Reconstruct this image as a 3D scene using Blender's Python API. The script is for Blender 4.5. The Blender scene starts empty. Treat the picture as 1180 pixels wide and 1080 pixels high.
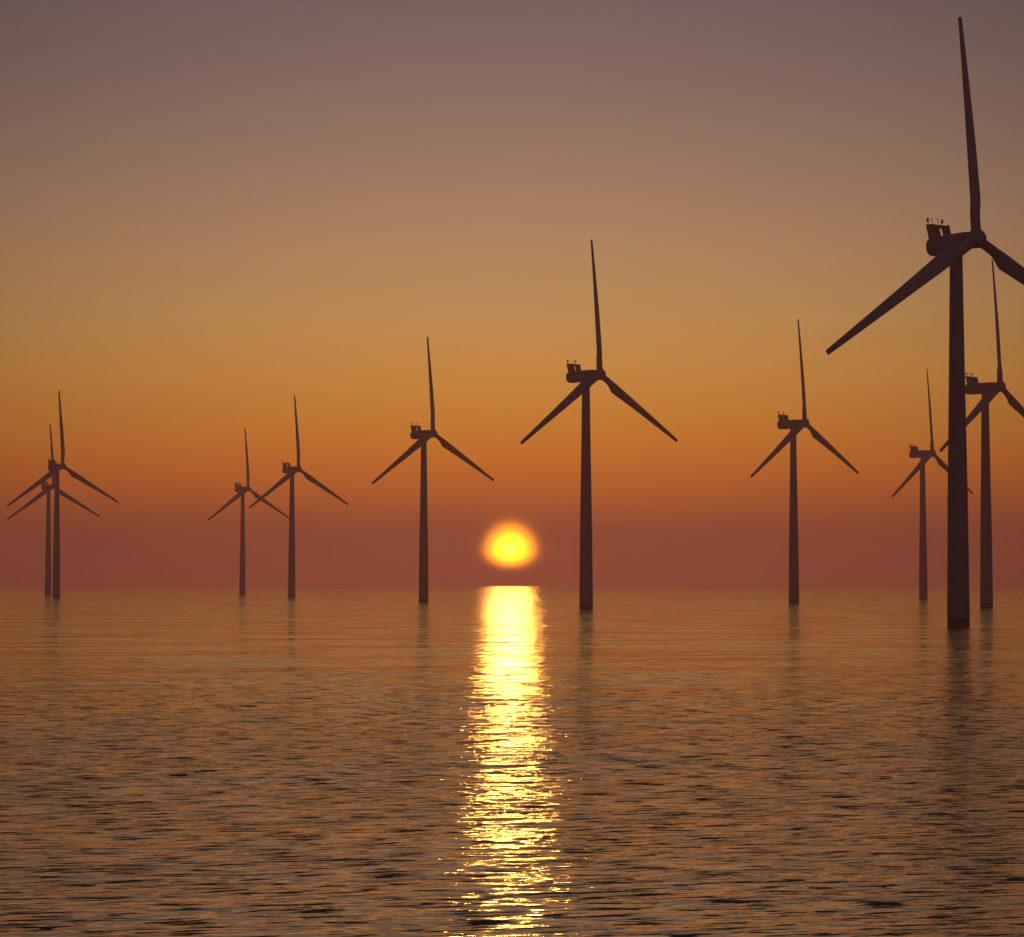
import bpy, bmesh, math
import numpy as np
from mathutils import Vector, Matrix

S = bpy.context.scene
COL = S.collection
R = math.radians


def lin(r, g, b):
    f = lambda c: c / 12.92 if c <= 0.04045 else ((c + 0.055) / 1.055) ** 2.4
    return tuple(f(c / 255.0) for c in (r, g, b))


# ------------------------------------------------------------------ camera
CAM_H = 10.4
FPX = 3235.0          # focal length in pixels of a 1180 px wide picture
cam_d = bpy.data.cameras.new('camera')
cam = bpy.data.objects.new('camera', cam_d)
COL.objects.link(cam)
cam_d.sensor_width = 36.0
cam_d.lens = FPX / 1180.0 * 36.0
cam_d.clip_start = 0.5
cam_d.clip_end = 200000.0
cam.location = (0, 0, CAM_H)
PITCH = math.atan((671.85 - 540.0) / FPX)
cam.rotation_euler = (R(90) + PITCH, 0, 0)
S.camera = cam

# ------------------------------------------------------------------ render / exposure
S.render.engine = 'CYCLES'
S.view_settings.view_transform = 'Standard'
S.view_settings.look = 'None'
S.view_settings.exposure = 0.0
S.view_settings.gamma = 1.0
S.view_settings.use_curve_mapping = False
cy = S.cycles
cy.max_bounces = 5
cy.diffuse_bounces = 2
cy.glossy_bounces = 3
cy.volume_bounces = 1
cy.transmission_bounces = 0
cy.caustics_reflective = False
cy.caustics_refractive = False
cy.sample_clamp_indirect = 12.0
cy.use_denoising = True
cy.use_adaptive_sampling = False

# ------------------------------------------------------------------ sky
SUN_EL = 2.60         # degrees above the horizon
SUN_AZ = -0.035       # degrees right of straight ahead
world = bpy.data.worlds.new('World')
S.world = world
world.use_nodes = True
wt = world.node_tree
wt.nodes.clear()


def wn(t, **kw):
    n = wt.nodes.new(t)
    for k, v in kw.items():
        setattr(n, k, v)
    return n


def wmath(op, a, b=None, clamp=False):
    n = wn('ShaderNodeMath', operation=op, use_clamp=clamp)
    for i, v in enumerate((a, b)):
        if v is None:
            continue
        if isinstance(v, (int, float)):
            n.inputs[i].default_value = v
        else:
            wt.links.new(v, n.inputs[i])
    return n.outputs[0]


def wmix(blend, fac, a, b):
    n = wn('ShaderNodeMix', data_type='RGBA', blend_type=blend, clamp_factor=False)
    for i, v in ((0, fac), (6, a), (7, b)):
        if isinstance(v, (int, float)):
            n.inputs[i].default_value = v
        elif isinstance(v, tuple):
            n.inputs[i].default_value = v
        else:
            wt.links.new(v, n.inputs[i])
    return n.outputs[2]


def ramp(fac, stops, lo, hi, interp='LINEAR'):
    t = wmath('DIVIDE', wmath('SUBTRACT', fac, lo), hi - lo, clamp=True)
    n = wn('ShaderNodeValToRGB')
    cr = n.color_ramp
    cr.interpolation = interp
    while len(cr.elements) < len(stops):
        cr.elements.new(0.5)
    for e, (p, c) in zip(cr.elements, stops):
        e.position = (p - lo) / (hi - lo)
    for e, (p, c) in zip(cr.elements, stops):
        e.color = (*c, 1.0)
    wt.links.new(t, n.inputs[0])
    return n.outputs[0]


tc = wn('ShaderNodeTexCoord')
sep = wn('ShaderNodeSeparateXYZ')
wt.links.new(tc.outputs['Generated'], sep.inputs[0])
dx, dy, dz = sep.outputs
el = wmath('MULTIPLY', wmath('ARCSINE', dz), 180 / math.pi)
az = wmath('MULTIPLY', wmath('ARCTAN2', dx, dy), 180 / math.pi)
# colour of the dusk sky by elevation, in degrees
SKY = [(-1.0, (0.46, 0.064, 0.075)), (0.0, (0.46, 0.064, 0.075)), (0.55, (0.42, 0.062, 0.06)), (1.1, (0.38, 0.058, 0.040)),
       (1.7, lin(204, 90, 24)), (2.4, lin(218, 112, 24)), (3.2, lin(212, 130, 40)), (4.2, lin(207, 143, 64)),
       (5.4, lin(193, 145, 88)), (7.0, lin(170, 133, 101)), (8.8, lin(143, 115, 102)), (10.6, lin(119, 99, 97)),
       (12.2, lin(104, 88, 94)), (16.0, lin(132, 108, 86)), (24.0, lin(152, 122, 86)), (36.0, lin(120, 99, 82)),  # unseen band above the frame, made brighter and warmer to gild the sea
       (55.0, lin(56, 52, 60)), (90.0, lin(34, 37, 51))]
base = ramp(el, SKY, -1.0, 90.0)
# the sky dims away from the sun's bearing
caz = wmath('COSINE', wmath('MULTIPLY', az, math.pi / 180))
azf = wmath('ADD', wmath('MULTIPLY', wmath('POWER', wmath('MULTIPLY', wmath('ADD', caz, 1.0), 0.5), 14.0), 0.70), 0.30)
vig = wmath('MULTIPLY', az, az)
vig = wmath('SUBTRACT', 1.0, wmath('MULTIPLY', vig, 0.0020))
vig = wmath('MAXIMUM', vig, 0.35)
fade = wmath('MULTIPLY', azf, vig)
grey = wn('ShaderNodeCombineColor')
for i in range(3):
    wt.links.new(fade, grey.inputs[i])
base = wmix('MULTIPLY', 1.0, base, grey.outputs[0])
# the sky opposite the sun is a dim mauve
anti = wmath('POWER', wmath('MULTIPLY', wmath('SUBTRACT', 1.0, caz), 0.5), 0.7)
base = wmix('MIX', anti, base, (0.050, 0.036, 0.048, 1.0))
# faint streaks of thin high haze
mp = wn('ShaderNodeMapping')
mp.inputs['Scale'].default_value = (5, 5, 90)
wt.links.new(tc.outputs['Generated'], mp.inputs[0])
nz = wn('ShaderNodeTexNoise')
nz.inputs['Scale'].default_value = 1.6
nz.inputs['Detail'].default_value = 3.0
wt.links.new(mp.outputs[0], nz.inputs['Vector'])
streak = wmath('ADD', wmath('MULTIPLY', nz.outputs[0], 0.10), 0.95)
g2 = wn('ShaderNodeCombineColor')
for i in range(3):
    wt.links.new(streak, g2.inputs[i])
base = wmix('MULTIPLY', 1.0, base, g2.outputs[0])
# first faint stars
vo = wn('ShaderNodeTexVoronoi')
vo.inputs['Scale'].default_value = 55.0
wt.links.new(tc.outputs['Generated'], vo.inputs['Vector'])
star = wmath('SUBTRACT', 1.0, wmath('DIVIDE', vo.outputs['Distance'], 0.036), clamp=True)
seps = wn('ShaderNodeSeparateColor')
wt.links.new(vo.outputs['Color'], seps.inputs[0])
star = wmath('MULTIPLY', star, wmath('MULTIPLY', wmath('POWER', seps.outputs[0], 5.0), 0.45))
star = wmath('MULTIPLY', star, wmath('DIVIDE', wmath('SUBTRACT', el, 4.0), 5.0, clamp=True))
g3 = wn('ShaderNodeCombineColor')
for i in range(3):
    wt.links.new(star, g3.inputs[i])
base = wmix('ADD', 1.0, base, g3.outputs[0])
# the physical sky adds its own dusk light
nish = wn('ShaderNodeTexSky', sky_type='NISHITA', sun_disc=False)
nish.sun_elevation = R(SUN_EL)
nish.sun_rotation = R(SUN_AZ)
base = wmix('ADD', 0.004, base, nish.outputs[0])
# the sun itself, flattened and softened by the air near the horizon
SUNC_EL = 0.67
dv = wmath('SUBTRACT', el, SUNC_EL)
dv = wmath('MAXIMUM', wmath('DIVIDE', dv, 0.53), wmath('DIVIDE', wmath('MULTIPLY', dv, -1.0), 0.35))
dh = wmath('DIVIDE', wmath('SUBTRACT', az, SUN_AZ), 0.54)
rr = wmath('SQRT', wmath('ADD', wmath('MULTIPLY', dv, dv), wmath('MULTIPLY', dh, dh)))
SUNK = 8.5
sunc = ramp(rr, [(0.0, (5.5, 3.4, 0.20)), (0.18, (4.6, 2.4, 0.05)), (0.42, (3.0, 1.15, 0.01)), (0.68, (1.7, 0.50, 0.010)),
                 (0.86, (0.95, 0.27, 0.008)), (1.00, (0.42, 0.115, 0.004)), (1.14, (0.13, 0.035, 0.001)), (1.34, (0.0, 0.0, 0.0))], 0.0, 2.0, 'B_SPLINE')
sg = wn('ShaderNodeMix', data_type='RGBA', blend_type='ADD', clamp_factor=False)
sg.inputs[0].default_value = SUNK
wt.links.new(base, sg.inputs[6])
wt.links.new(sunc, sg.inputs[7])
bg = wn('ShaderNodeBackground')
bg.inputs['Strength'].default_value = 1.0
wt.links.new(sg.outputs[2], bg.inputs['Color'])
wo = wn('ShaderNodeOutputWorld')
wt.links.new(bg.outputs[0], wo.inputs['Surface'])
world.cycles.sampling_method = 'MANUAL'
world.cycles.sample_map_resolution = 2048

# ------------------------------------------------------------------ sun lamp
sun_d = bpy.data.lights.new('sun', 'SUN')
sun = bpy.data.objects.new('sun', sun_d)
COL.objects.link(sun)
sun_d.energy = 0.048
sun_d.angle = R(0.95)
sun_d.color = (1.0, 0.47, 0.10)
sd = Vector((math.sin(R(SUN_AZ)) * math.cos(R(SUN_EL)), math.cos(R(SUN_AZ)) * math.cos(R(SUN_EL)), math.sin(R(SUN_EL))))
sun.rotation_euler = sd.to_track_quat('Z', 'Y').to_euler()
sun.location = sd * 300 + Vector((0, 0, 40))


# ------------------------------------------------------------------ materials
def new_mat(name):
    m = bpy.data.materials.new(name)
    m.use_nodes = True
    nt = m.node_tree
    return m, nt, nt.nodes['Principled BSDF']


def paint(name, col, rough, scale=0.6, amt=0.16):
    m, nt, p = new_mat(name)
    tcx = nt.nodes.new('ShaderNodeTexCoord')
    n = nt.nodes.new('ShaderNodeTexNoise')
    n.inputs['Scale'].default_value = scale
    n.inputs['Detail'].default_value = 5
    nt.links.new(tcx.outputs['Object'], n.inputs['Vector'])
    mx = nt.nodes.new('ShaderNodeMix')
    mx.data_type = 'RGBA'
    mx.inputs[6].default_value = (*[c * (1 - amt) for c in col], 1)
    mx.inputs[7].default_value = (*[min(1, c * (1 + amt)) for c in col], 1)
    nt.links.new(n.outputs[0], mx.inputs[0])
    nt.links.new(mx.outputs[2], p.inputs['Base Color'])
    p.inputs['Roughness'].default_value = rough
    return m


M_TOWER = paint('tower_paint', (0.22, 0.22, 0.24), 0.55, 0.12)
M_BLADE = paint('blade_gelcoat', (0.26, 0.26, 0.29), 0.45, 0.2)
M_NAC = paint('nacelle_paint', (0.22, 0.22, 0.24), 0.5, 0.3)
M_DARK = paint('dark_metal', (0.05, 0.05, 0.055), 0.6, 1.0)
M_FOOT = paint('black_coating', (0.012, 0.010, 0.010), 0.75, 0.8, 0.4)
M_RAD = paint('radiator_fins', (0.10, 0.10, 0.105), 0.6, 2.0)


# ------------------------------------------------------------------ mesh helpers
def mesh_obj(name, bm, mat, parent=None, smooth=True, angle=35):
    bmesh.ops.recalc_face_normals(bm, faces=bm.faces)
    me = bpy.data.meshes.new(name)
    bm.to_mesh(me)
    bm.free()
    me.materials.append(mat)
    if smooth:
        me.polygons.foreach_set('use_smooth', [True] * len(me.polygons))
        me.set_sharp_from_angle(angle=R(angle))
    o = bpy.data.objects.new(name, me)
    COL.objects.link(o)
    if parent:
        o.parent = parent
    return o


def loft(bm, rings, cap0=True, cap1=True):
    vr = [[bm.verts.new(p) for p in ring] for ring in rings]
    n = len(vr[0])
    for a, b in zip(vr, vr[1:]):
        for i in range(n):
            j = (i + 1) % n
            bm.faces.new((a[i], a[j], b[j], b[i]))
    if cap0:
        bm.faces.new(list(reversed(vr[0])))
    if cap1:
        bm.faces.new(vr[-1])


def lathe(bm, prof, axis='Z', n=48, origin=(0, 0, 0)):
    rings = []
    for r, t in prof:
        ring = []
        for i in range(n):
            a = 2 * math.pi * i / n
            c, s = r * math.cos(a), r * math.sin(a)
            p = (c, s, t) if axis == 'Z' else (c, t, s)
            ring.append(Vector(p) + Vector(origin))
        rings.append(ring)
    loft(bm, rings)


def box(bm, x0, x1, y0, y1, z0, z1, lean=0.0):
    """a box whose top is shifted by lean along y"""
    v = [bm.verts.new((x, y + (lean if z == z1 else 0), z)) for z in (z0, z1) for y in (y0, y1) for x in (x0, x1)]
    for f in ((0, 1, 3, 2), (4, 5, 7, 6), (0, 1, 5, 4), (1, 3, 7, 5), (3, 2, 6, 7), (2, 0, 4, 6)):
        bm.faces.new([v[i] for i in f])


def rod(bm, a, b, r, n=8):
    a, b = Vector(a), Vector(b)
    d = (b - a).normalized()
    u = d.orthogonal().normalized()
    w = d.cross(u)
    loft(bm, [[p + r * (math.cos(t) * u + math.sin(t) * w) for t in [2 * math.pi * i / n for i in range(n)]] for p in (a, b)])


# ------------------------------------------------------------------ the sea
def build_sea():
    rng = np.random.default_rng(7)
    # rows by distance
    r = [3.0]
    while r[-1] < 8700.0:
        d = r[-1]
        if d < 60:
            st = max(0.22, 1.2 - 0.0163 * d)
        elif d < 190:
            st = 0.20
        else:
            st = 0.20 * (d / 190.0) ** 1.75
        r.append(d + st)
    r = np.array(r)
    th_in = np.linspace(-0.225, 0.225, 360)
    out = [0.225]
    step = 0.00125
    while out[-1] + step < math.pi:
        step *= 1.13
        out.append(out[-1] + step)
    out = np.array(out[1:])
    th = np.concatenate([-out[::-1], th_in, out])
    dth = np.gradient(th)
    dr = np.gradient(r)
    nr, nc = len(r), len(th)
    X = r[:, None] * np.sin(th)[None, :]
    Y = r[:, None] * np.cos(th)[None, :]
    sp = np.maximum(dr[:, None] * np.ones(nc)[None, :], 0.45 * r[:, None] * np.abs(dth)[None, :])
    Z = np.zeros_like(X)
    DX = np.zeros_like(X)
    DY = np.zeros_like(X)
    miss = np.zeros_like(X)
    tot = 0.0
    nw = 64
    lam = np.exp(np.linspace(math.log(0.75), math.log(22.0), nw)) * (1 + 0.08 * rng.standard_normal(nw))
    X0, Y0 = X.copy(), Y.copy()
    swell = np.exp(np.linspace(math.log(19.0), math.log(75.0), 18))
    lam = np.concatenate([lam, swell])
    for L in lam:
        ang = rng.normal(0.22, 0.34) + math.pi / 2
        k = 2 * math.pi / L
        slope = 0.0115 * (1.0 if L < 2.5 else (2.5 / L) ** 1.4)
        if L in swell:
            slope = 0.0032
        w = np.clip((L / sp - 2.5) / 3.0, 0, 1)
        w = w * w * (3 - 2 * w)
        ph = k * (X0 * math.cos(ang) + Y0 * math.sin(ang)) + rng.uniform(0, 2 * math.pi)
        A = slope / k
        s, c = np.sin(ph), np.cos(ph)
        Z += w * A * c
        DX -= w * A * 0.9 * math.cos(ang) * s
        DY -= w * A * 0.9 * math.sin(ang) * s
        miss += (1 - w) * slope ** 2
        tot += slope ** 2
    X += DX
    Y += DY
    co = np.empty((nr * nc + 1, 3), np.float32)
    co[:-1, 0] = X.ravel()
    co[:-1, 1] = Y.ravel()
    co[:-1, 2] = Z.ravel()
    co[-1] = (0, 0, 0)
    i = np.arange(nr - 1)[:, None]
    j = np.arange(nc)[None, :]
    jn = (j + 1) % nc
    q = np.stack(np.broadcast_arrays(i * nc + j, (i + 1) * nc + j, (i + 1) * nc + jn, i * nc + jn), -1).reshape(-1, 4)[:, ::-1]
    jj = np.arange(nc)
    tri = np.stack([np.full(nc, nr * nc), (jj + 1) % nc, jj], -1)
    me = bpy.data.meshes.new('sea')
    me.vertices.add(len(co))
    me.vertices.foreach_set('co', co.ravel())
    loops = np.concatenate([q.ravel(), tri.ravel()]).astype(np.int32)
    me.loops.add(len(loops))
    me.loops.foreach_set('vertex_index', loops)
    starts = np.concatenate([np.arange(len(q)) * 4, len(q) * 4 + np.arange(len(tri)) * 3]).astype(np.int32)
    me.polygons.add(len(starts))
    me.polygons.foreach_set('loop_start', starts)
    me.polygons.foreach_set('use_smooth', np.ones(len(starts), dtype=bool))
    me.update(calc_edges=True)
    at = me.attributes.new('unresolved', 'FLOAT', 'POINT')
    mv = np.ones(nr * nc + 1, np.float32)
    mv[:-1] = np.sqrt(miss / tot).ravel()
    at.data.foreach_set('value', mv)
    if me.polygons[len(q) // 2].normal.z < 0:
        me.flip_normals()
    print('sea', len(co), nr, nc)
    o = bpy.data.objects.new('sea', me)
    COL.objects.link(o)
    o['kind'] = 'structure'

    # water: dark body, mirror-like skin, small ripples as slopes from noise in metres
    m, nt, p = new_mat('sea_water')
    p.inputs['Base Color'].default_value = (0.010, 0.006, 0.007, 1)
    p.inputs['Roughness'].default_value = 0.05
    p.inputs['IOR'].default_value = 1.55
    N, Lk = nt.nodes, nt.links
    tcx = N.new('ShaderNodeTexCoord')
    geo = N.new('ShaderNodeNewGeometry')
    att = N.new('ShaderNodeAttribute')
    att.attribute_name = 'unresolved'

    def vm(op, a, b):
        n = N.new('ShaderNodeVectorMath')
        n.operation = op
        for idx, v in enumerate((a, b)):
            if v is None:
                continue
            if isinstance(v, tuple):
                n.inputs[idx].default_value = v
            elif isinstance(v, float):
                n.inputs['Scale'].default_value = v
            else:
                Lk.new(v, n.inputs['Scale'] if (op == 'SCALE' and idx == 1) else n.inputs[idx])
        return n.outputs[0]

    def slopes(sx, sy, amp_x, amp_y, seed, detail=2.0):
        mpn = N.new('ShaderNodeMapping')
        mpn.vector_type = 'TEXTURE'
        mpn.inputs['Scale'].default_value = (1 / sx, 1 / sy, 1)
        mpn.inputs['Location'].default_value = (seed, seed * 0.7, 0)
        mpn.inputs['Rotation'].default_value = (0, 0, 0.22)
        Lk.new(tcx.outputs['Object'], mpn.inputs[0])
        n = N.new('ShaderNodeTexNoise')
        n.noise_dimensions = '2D'
        n.inputs['Scale'].default_value = 1.0
        n.inputs['Detail'].default_value = detail
        n.inputs['Roughness'].default_value = 0.55
        Lk.new(mpn.outputs[0], n.inputs['Vector'])
        c = vm('SUBTRACT', n.outputs['Color'], (0.5, 0.5, 0.5))
        return vm('MULTIPLY', c, (amp_x, amp_y, 0.0))

    fine = slopes(1.1, 3.4, 0.66, 0.46, 11.0, 4.0)
    nr_ = N.new('ShaderNodeMapRange')
    nr_.inputs['To Min'].default_value = 1.0
    nr_.inputs['To Max'].default_value = 0.45
    Lk.new(att.outputs['Fac'], nr_.inputs['Value'])
    fine = vm('SCALE', fine, nr_.outputs[0])
    # steep little fronts of breaking ripples, leaning towards -Y
    mpn = N.new('ShaderNodeMapping')
    mpn.vector_type = 'TEXTURE'
    mpn.inputs['Scale'].default_value = (1 / 0.44, 1 / 2.5, 1)
    mpn.inputs['Rotation'].default_value = (0, 0, 0.26)
    Lk.new(tcx.outputs['Object'], mpn.inputs[0])
    fr = N.new('ShaderNodeTexNoise')
    fr.noise_dimensions = '2D'
    fr.inputs['Scale'].default_value = 1.0
    fr.inputs['Detail'].default_value = 4.0
    fr.inputs['Roughness'].default_value = 0.58
    Lk.new(mpn.outputs[0], fr.inputs['Vector'])
    mr = N.new('ShaderNodeMapRange')
    mr.interpolation_type = 'SMOOTHSTEP'
    mr.inputs['From Min'].default_value = 0.562
    mr.inputs['From Max'].default_value = 0.576
    mr.inputs['To Max'].default_value = 0.95
    # wind patches a few metres across gather the ripples
    pn = N.new('ShaderNodeTexNoise')
    pn.noise_dimensions = '2D'
    pn.inputs['Scale'].default_value = 0.24
    pn.inputs['Detail'].default_value = 4.0
    pn.inputs['Roughness'].default_value = 0.62
    Lk.new(tcx.outputs['Object'], pn.inputs['Vector'])

    def mth(op, a, b):
        n = N.new('ShaderNodeMath')
        n.operation = op
        for idx, v in enumerate((a, b)):
            if isinstance(v, float):
                n.inputs[idx].default_value = v
            else:
                Lk.new(v, n.inputs[idx])
        return n.outputs[0]

    patch = mth('SUBTRACT', pn.outputs[0], 0.5)
    Lk.new(mth('ADD', fr.outputs[0], mth('MULTIPLY', patch, 0.28)), mr.inputs['Value'])
    fine = vm('SCALE', fine, mth('MAXIMUM', mth('ADD', mth('MULTIPLY', patch, 1.6), 1.0), 0.25))
    calm = N.new('ShaderNodeMapRange')
    calm.inputs['To Min'].default_value = 1.0
    calm.inputs['To Max'].default_value = 0.25
    Lk.new(att.outputs['Fac'], calm.inputs['Value'])
    front = vm('SCALE', vm('SCALE', (0.0, -1.0, 0.0), mr.outputs[0]), calm.outputs[0])
    fine = vm('ADD', fine, front)
    big = vm('SCALE', slopes(0.16, 0.7, 0.36, 0.11, 37.0, 4.0), att.outputs['Fac'])
    # long low undulations that still show as streaks far out
    lows = slopes(0.030, 0.075, 0.10, 0.30, 71.0, 6.0)
    big = vm('ADD', big, vm('SCALE', lows, att.outputs['Fac']))
    nrm = vm('NORMALIZE', vm('ADD', geo.outputs['Normal'], vm('ADD', fine, big)), None)
    rg = N.new('ShaderNodeMapRange')
    rg.inputs['To Min'].default_value = 0.05
    rg.inputs['To Max'].default_value = 0.14
    Lk.new(att.outputs['Fac'], rg.inputs['Value'])
    Lk.new(rg.outputs[0], p.inputs['Roughness'])
    Lk.new(nrm, p.inputs['Normal'])
    # a share of the surface is roughened by capillary ripples too small to model
    p2 = N.new('ShaderNodeBsdfPrincipled')
    p2.inputs['Base Color'].default_value = p.inputs['Base Color'].default_value
    p2.inputs['IOR'].default_value = p.inputs['IOR'].default_value
    p2.inputs['Roughness'].default_value = 0.25
    Lk.new(nrm, p2.inputs['Normal'])
    # golden sheen added by a warm-tinted glossy layer, stronger on the far sea
    sm = N.new('ShaderNodeMapRange')
    sm.inputs['From Min'].default_value = 0.12
    sm.inputs['To Min'].default_value = 0.26
    sm.inputs['To Max'].default_value = 0.88
    Lk.new(att.outputs['Fac'], sm.inputs['Value'])
    mxs = N.new('ShaderNodeMixShader')
    sh = N.new('ShaderNodeMapRange')
    sh.inputs['To Min'].default_value = 0.32
    sh.inputs['To Max'].default_value = 0.25
    Lk.new(att.outputs['Fac'], sh.inputs['Value'])
    Lk.new(sh.outputs[0], mxs.inputs[0])
    Lk.new(p.outputs[0], mxs.inputs[1])
    Lk.new(p2.outputs[0], mxs.inputs[2])
    gl = N.new('ShaderNodeBsdfGlossy')
    gl.inputs['Color'].default_value = (1.0, 0.88, 0.62, 1)  # gold of the reflections put into the layer's colour
    gl.inputs['Roughness'].default_value = 0.08
    Lk.new(nrm, gl.inputs['Normal'])
    mg = N.new('ShaderNodeMixShader')
    Lk.new(sm.outputs[0], mg.inputs[0])
    Lk.new(mxs.outputs[0], mg.inputs[1])
    Lk.new(gl.outputs[0], mg.inputs[2])
    Lk.new(mg.outputs[0], N['Material Output'].inputs['Surface'])
    me.materials.append(m)
    return o


build_sea()


# ------------------------------------------------------------------ the wind turbine, facing -Y, foot at the origin
H = 92.6              # hub height
OV = 7.52             # hub ahead of the tower's axis
TILT = 0.0226
NZ = H - 0.05         # nacelle axis


def blade_mesh():
    """a blade along +Z, leading edge towards -X, trailing edge with its shoulder towards +X"""
    bm = bmesh.new()
    st = []
    for rr_ in [1.6, 3.0, 4.5, 5.8, 6.8, 7.8, 8.8, 9.7, 10.4, 12, 15, 19, 24, 30, 36, 42, 47, 51, 53.2, 53.9, 54.0]:
        if rr_ <= 10.4:
            t = min(1, max(0, (rr_ - 5.0) / 5.2))
            t = t * t * (3 - 2 * t)
            le = -1.2 - 0.08 * t
            te = 1.2 + 1.6 * t
            th = 2.4 * (1 - t) + 1.25 * t
            sh = t
        else:
            u = (rr_ - 10.4) / (54 - 10.4)
            le = -1.28 + 0.78 * u
            te = 2.80 - 2.00 * u ** 0.94
            th = 1.25 * (1 - u) ** 1.15 + 0.20
            sh = 1.0
        if rr_ >= 53.9:
            k = 0.94 if rr_ < 54 else 0.8
            c = (le + te) / 2
            le, te, th = c + (le - c) * k, c + (te - c) * k, th * k
        tw = R(8.0 + 10.0 * max(0, 1 - rr_ / 26.0))
        tw = tw * sh
        dfl = 0.96 * (rr_ / 54.0) ** 2
        ring = []
        n = 28
        for i in range(n):
            a = 2 * math.pi * i / n
            ca, sa = math.cos(a), math.sin(a)
            xc = (le + te) / 2 + (te - le) / 2 * ca
            f = (xc - le) / (te - le)
            yr = th / 2 * sa
            # aerofoil: full nose, thin tail
            ya = math.copysign(1, sa) * th / 2 * 2.6 * math.sqrt(max(f, 0)) * (1 - f) ** 0.9 * 0.72 if abs(sa) > 1e-6 else 0
            ya += math.copysign(0.03, sa) if abs(sa) > 1e-6 else 0
            y = yr * (1 - sh) + ya * sh
            x2 = xc * math.cos(tw) - y * math.sin(tw)
            y2 = xc * math.sin(tw) + y * math.cos(tw)
            ring.append((x2, y2 + dfl, rr_))
        st.append(ring)
    loft(bm, st)
    return bm


def se_ring(y, hw, hh, n=40, ex=2.6, zc=0.0):
    ring = []
    for i in range(n):
        a = 2 * math.pi * i / n
        c, s = math.cos(a), math.sin(a)
        ring.append((math.copysign(abs(c) ** (2 / ex), c) * hw, y, zc + math.copysign(abs(s) ** (2 / ex), s) * hh))
    return ring


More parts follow.
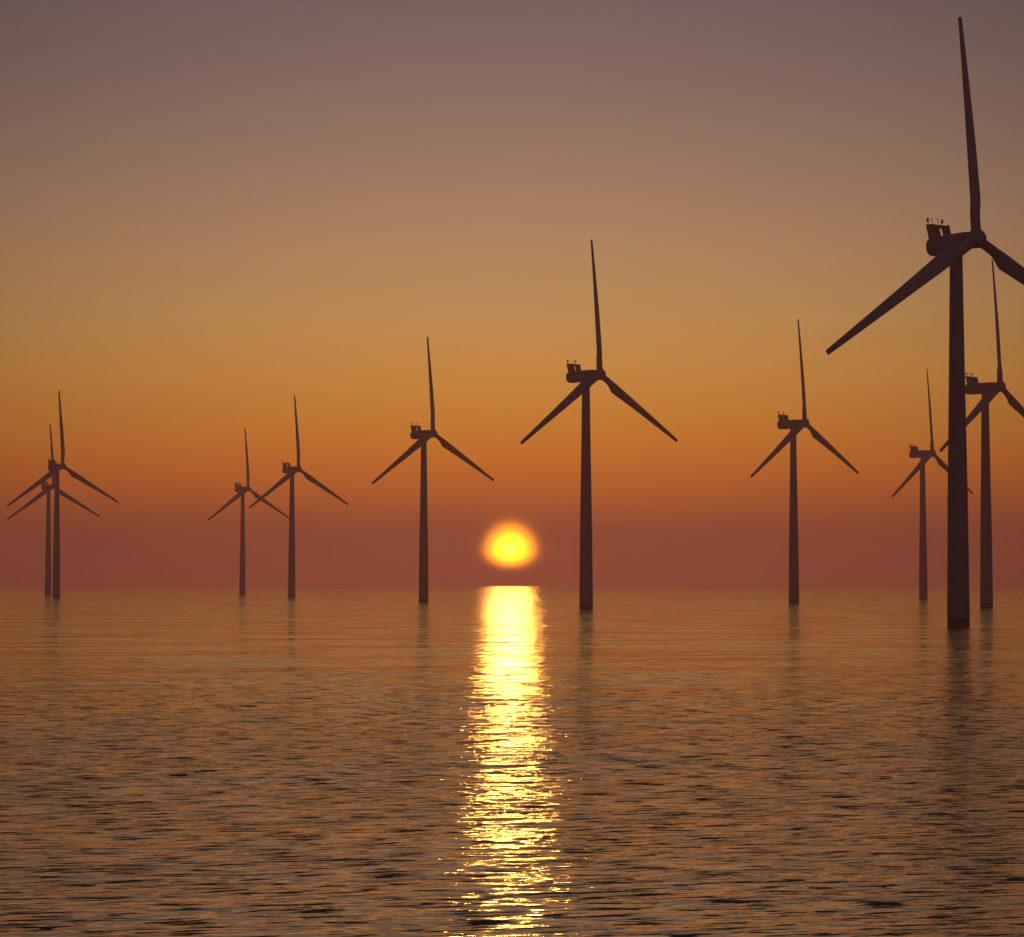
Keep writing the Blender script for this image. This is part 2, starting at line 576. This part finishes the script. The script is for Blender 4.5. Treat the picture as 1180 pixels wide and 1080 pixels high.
def make_turbine():
    root = bpy.data.objects.new('wind_turbine', None)
    root.empty_display_size = 5
    COL.objects.link(root)
    top = NZ - 2.0
    # foundation
    bm = bmesh.new()
    lathe(bm, [(2.70, -6.0), (2.70, 1.42), (2.66, 1.50)])
    mesh_obj('foundation', bm, M_FOOT, root)
    # tower, three sections
    bm = bmesh.new()
    prof = [(0.0, 2.73), (0.33, 2.42), (0.66, 1.94), (1.0, 1.52)]
    rad = lambda t: float(np.interp(t, [p[0] for p in prof], [p[1] for p in prof]))
    lathe(bm, [(rad(t), 1.5 + (top - 1.5) * t) for t in (0, .1, .2, .33, .45, .56, .66, .8, .92, 1.0)], n=56)
    tower = mesh_obj('tower', bm, M_TOWER, root)
    for t in (0.325, 0.655):
        z = 1.5 + (top - 1.5) * t
        bm = bmesh.new()
        rr_ = rad(t)
        lathe(bm, [(rr_ - 0.05, z - 0.16), (rr_ + 0.15, z - 0.15), (rr_ + 0.15, z + 0.15), (rr_ - 0.05, z + 0.16)], n=56)
        mesh_obj('flange', bm, M_TOWER, tower)
    # yaw collar
    bm = bmesh.new()
    lathe(bm, [(1.60, top - 0.35), (1.75, top - 0.2), (1.75, top + 0.3)], n=40)
    mesh_obj('yaw_bearing', bm, M_NAC, root)
    # nacelle: rounded body
    bm = bmesh.new()
    secs = [(9.30, 0.9, 0.9), (9.22, 1.45, 1.45), (8.98, 1.95, 1.95), (8.5, 2.25, 2.27), (7.6, 2.33, 2.35), (2.0, 2.30, 2.33),
            (-3.0, 2.22, 2.25), (-4.6, 2.1, 2.12), (-5.2, 1.95, 1.95), (-5.45, 1.7, 1.7)]
    loft(bm, [[Vector(v) for v in se_ring(y, hw, hh)] for y, hw, hh in secs])
    nac = mesh_obj('nacelle', bm, M_NAC, root, angle=50)
    nac.location = (0, 0, NZ)
    nac.rotation_euler = (TILT * -1.0, 0, 0)
    # cooler on the nacelle's tail
    lean = 1.15
    for s in (-1, 1):
        bm = bmesh.new()
        x = s * 2.42
        box(bm, x - 0.11, x + 0.11, 4.2, 7.0, 1.15, 5.25, lean)
        mesh_obj('side_fin', bm, M_NAC, nac, smooth=False)
    bm = bmesh.new()
    box(bm, -2.28, 0.75, 6.2, 6.6, 1.9, 4.6, 0.75)
    for k in range(9):
        zz = 2.1 + k * 0.25
        off = (zz - 1.9) / 4.1 * lean
        box(bm, -2.25, 0.72, 6.12 + off, 6.197 + off, zz, zz + 0.07, 0.02)
    mesh_obj('radiator', bm, M_RAD, nac, smooth=False)
    bm = bmesh.new()
    box(bm, -2.28, 2.28, 6.0 + lean * 0.82, 6.9 + lean * 0.82, 4.62, 5.2, 0.16)
    mesh_obj('cooler_hood', bm, M_NAC, nac, smooth=False)
    bm = bmesh.new()
    box(bm, -2.6, 2.6, 7.0, 8.25, 5.255, 5.36)
    mesh_obj('cooler_deck', bm, M_NAC, nac, smooth=False)
    # obstruction lights and wind sensors
    for s in (-1, 1):
        bm = bmesh.new()
        c = (s * 2.3, 7.7, 0)
        lathe(bm, [(0.16, 6.0), (0.28, 6.05), (0.30, 6.25), (0.26, 6.75), (0.27, 6.80), (0.18, 6.95)], n=20, origin=c)
        rod(bm, (s * 1.7, 7.7, 5.33), (s * 2.25, 7.7, 6.05), 0.055)
        rod(bm, (s * 2.3, 7.7, 5.33), (s * 2.3, 7.7, 6.02), 0.05)
        mesh_obj('obstruction_light', bm, M_DARK, nac)
        bm = bmesh.new()
        xx = s * 0.95
        rod(bm, (xx, 7.7, 5.33), (xx, 7.7, 7.05), 0.045)
        rod(bm, (xx - 0.3, 7.7, 6.72), (xx + 0.3, 7.7, 6.72), 0.03)
        lathe(bm, [(0.05, 6.73), (0.11, 6.78), (0.11, 6.92), (0.04, 6.97)], n=12, origin=(xx - 0.3, 7.7, 0))
        lathe(bm, [(0.05, 6.73), (0.09, 6.80), (0.02, 6.95)], n=12, origin=(xx + 0.3, 7.7, 0))
        mesh_obj('wind_sensor', bm, M_DARK, nac)
    # hub with its nose
    bm = bmesh.new()
    prof = [(1.55, 2.15), (1.85, 2.05), (2.0, 1.6), (2.2, 1.1), (2.28, 0.4), (2.28, -0.5)]
    for k in range(1, 9):
        a = k / 8 * math.pi / 2
        prof.append((max(0.02, 2.28 * math.cos(a)), -0.5 - 1.75 * math.sin(a)))
    lathe(bm, prof, axis='Y', n=48)
    hub = mesh_obj('hub', bm, M_NAC, root, angle=50)
    hub.location = (0, -OV * math.cos(TILT), H + OV * math.sin(TILT))
    hub.rotation_euler = (-TILT, 0, 0)
    # blades
    b0 = None
    for k in range(3):
        if b0 is None:
            b = mesh_obj('blade', blade_mesh(), M_BLADE, root, angle=60)
            b0 = b
            bm = bmesh.new()
            lathe(bm, [(1.25, 1.75), (1.36, 1.8), (1.36, 2.15), (1.25, 2.2)], n=32)
            c0 = mesh_obj('root_collar', bm, M_NAC, b)
        else:
            b = b0.copy()
            COL.objects.link(b)
            b.parent = root
            c = c0.copy()
            COL.objects.link(c)
            c.parent = b
        b.location = hub.location
        b['step'] = k
    return root


def pose_blades(root, delta):
    """clockwise as seen from the front: 0, 120, 240 degrees plus delta"""
    ks = [c for c in root.children if c.name.split('.')[0] == 'blade']
    for i, b in enumerate(ks):
        t = R(120 * i + delta)
        b.rotation_euler = (Matrix.Rotation(-TILT, 3, 'X') @ Matrix.Rotation(t, 3, 'Y')).to_euler()


def copy_tree(o, parent=None):
    c = o.copy()
    COL.objects.link(c)
    c.parent = parent
    for ch in list(o.children):
        copy_tree(ch, c)
    return c


# x, y, size, bearing of the nacelle, blade angle
SPOTS = [
    (107.0, 673.7, 0.991, 31.4, -3.2, 'largest nearest wind turbine, its right blade cut off by the picture edge'),
    (198.2, 1173.8, 0.988, 48.1, -2.4, 'dark wind turbine close behind the largest, its left blade passing behind that thick tower'),
    (265.6, 1814.6, 1.008, 48.2, -2.7, 'small wind turbine left of the largest tower, its right blade passing behind it'),
    (143.9, 1434.4, 0.984, 47.5, -2.9, 'lone medium wind turbine between the large one beside the sun and the right cluster'),
    (29.8, 1129.7, 1.008, 46.4, -2.8, 'large central wind turbine standing just right of the setting sun'),
    (-49.6, 1577.3, 1.009, 45.2, -2.7, 'medium wind turbine standing alone just left of the setting sun'),
    (-159.1, 2029.3, 0.991, 44.2, -2.7, 'larger of the two wind turbines with crossing blades, standing well left of the sun'),
    (-239.1, 2492.0, 1.005, 45.0, -2.5, 'smaller of two wind turbines with crossing blades, its blade tip meeting the neighbour tower'),
    (-326.0, 2010.2, 1.004, 42.1, -2.7, 'taller front wind turbine of the overlapping pair at the far left'),
    (-403.6, 2443.9, 1.006, 41.8, -2.6, 'shorter rear wind turbine of the overlapping pair at the far left'),
]
proto = make_turbine()
things = [proto] + [copy_tree(proto) for _ in SPOTS[1:]]
for o, (x, y, s, yaw, dl, lab) in zip(things, SPOTS):
    o.location = (x, y, 0.55)
    o.scale = (s, s, s)
    o.rotation_euler = (0, 0, R(yaw))
    o['label'] = lab
    o['category'] = 'wind turbine'
    o['group'] = 'wind turbines standing in the sea'
    pose_blades(o, dl)
for o in COL.objects:
    if 'step' in o:
        del o['step']

# ------------------------------------------------------------------ evening haze over the sea
HAZE = 0.00022
bm = bmesh.new()
box(bm, -9000, 9000, -9000, 9000, -8.5, 175.0)
m = bpy.data.materials.new('evening_haze')
m.use_nodes = True
nt = m.node_tree
nt.nodes.clear()
pv = nt.nodes.new('ShaderNodeVolumePrincipled')
pv.inputs['Color'].default_value = (1.0, 0.58, 0.74, 1)
pv.inputs['Density'].default_value = HAZE
pv.inputs['Anisotropy'].default_value = 0.76
ou = nt.nodes.new('ShaderNodeOutputMaterial')
nt.links.new(pv.outputs[0], ou.inputs['Volume'])
hz = mesh_obj('haze', bm, m, smooth=False)
hz['kind'] = 'stuff'
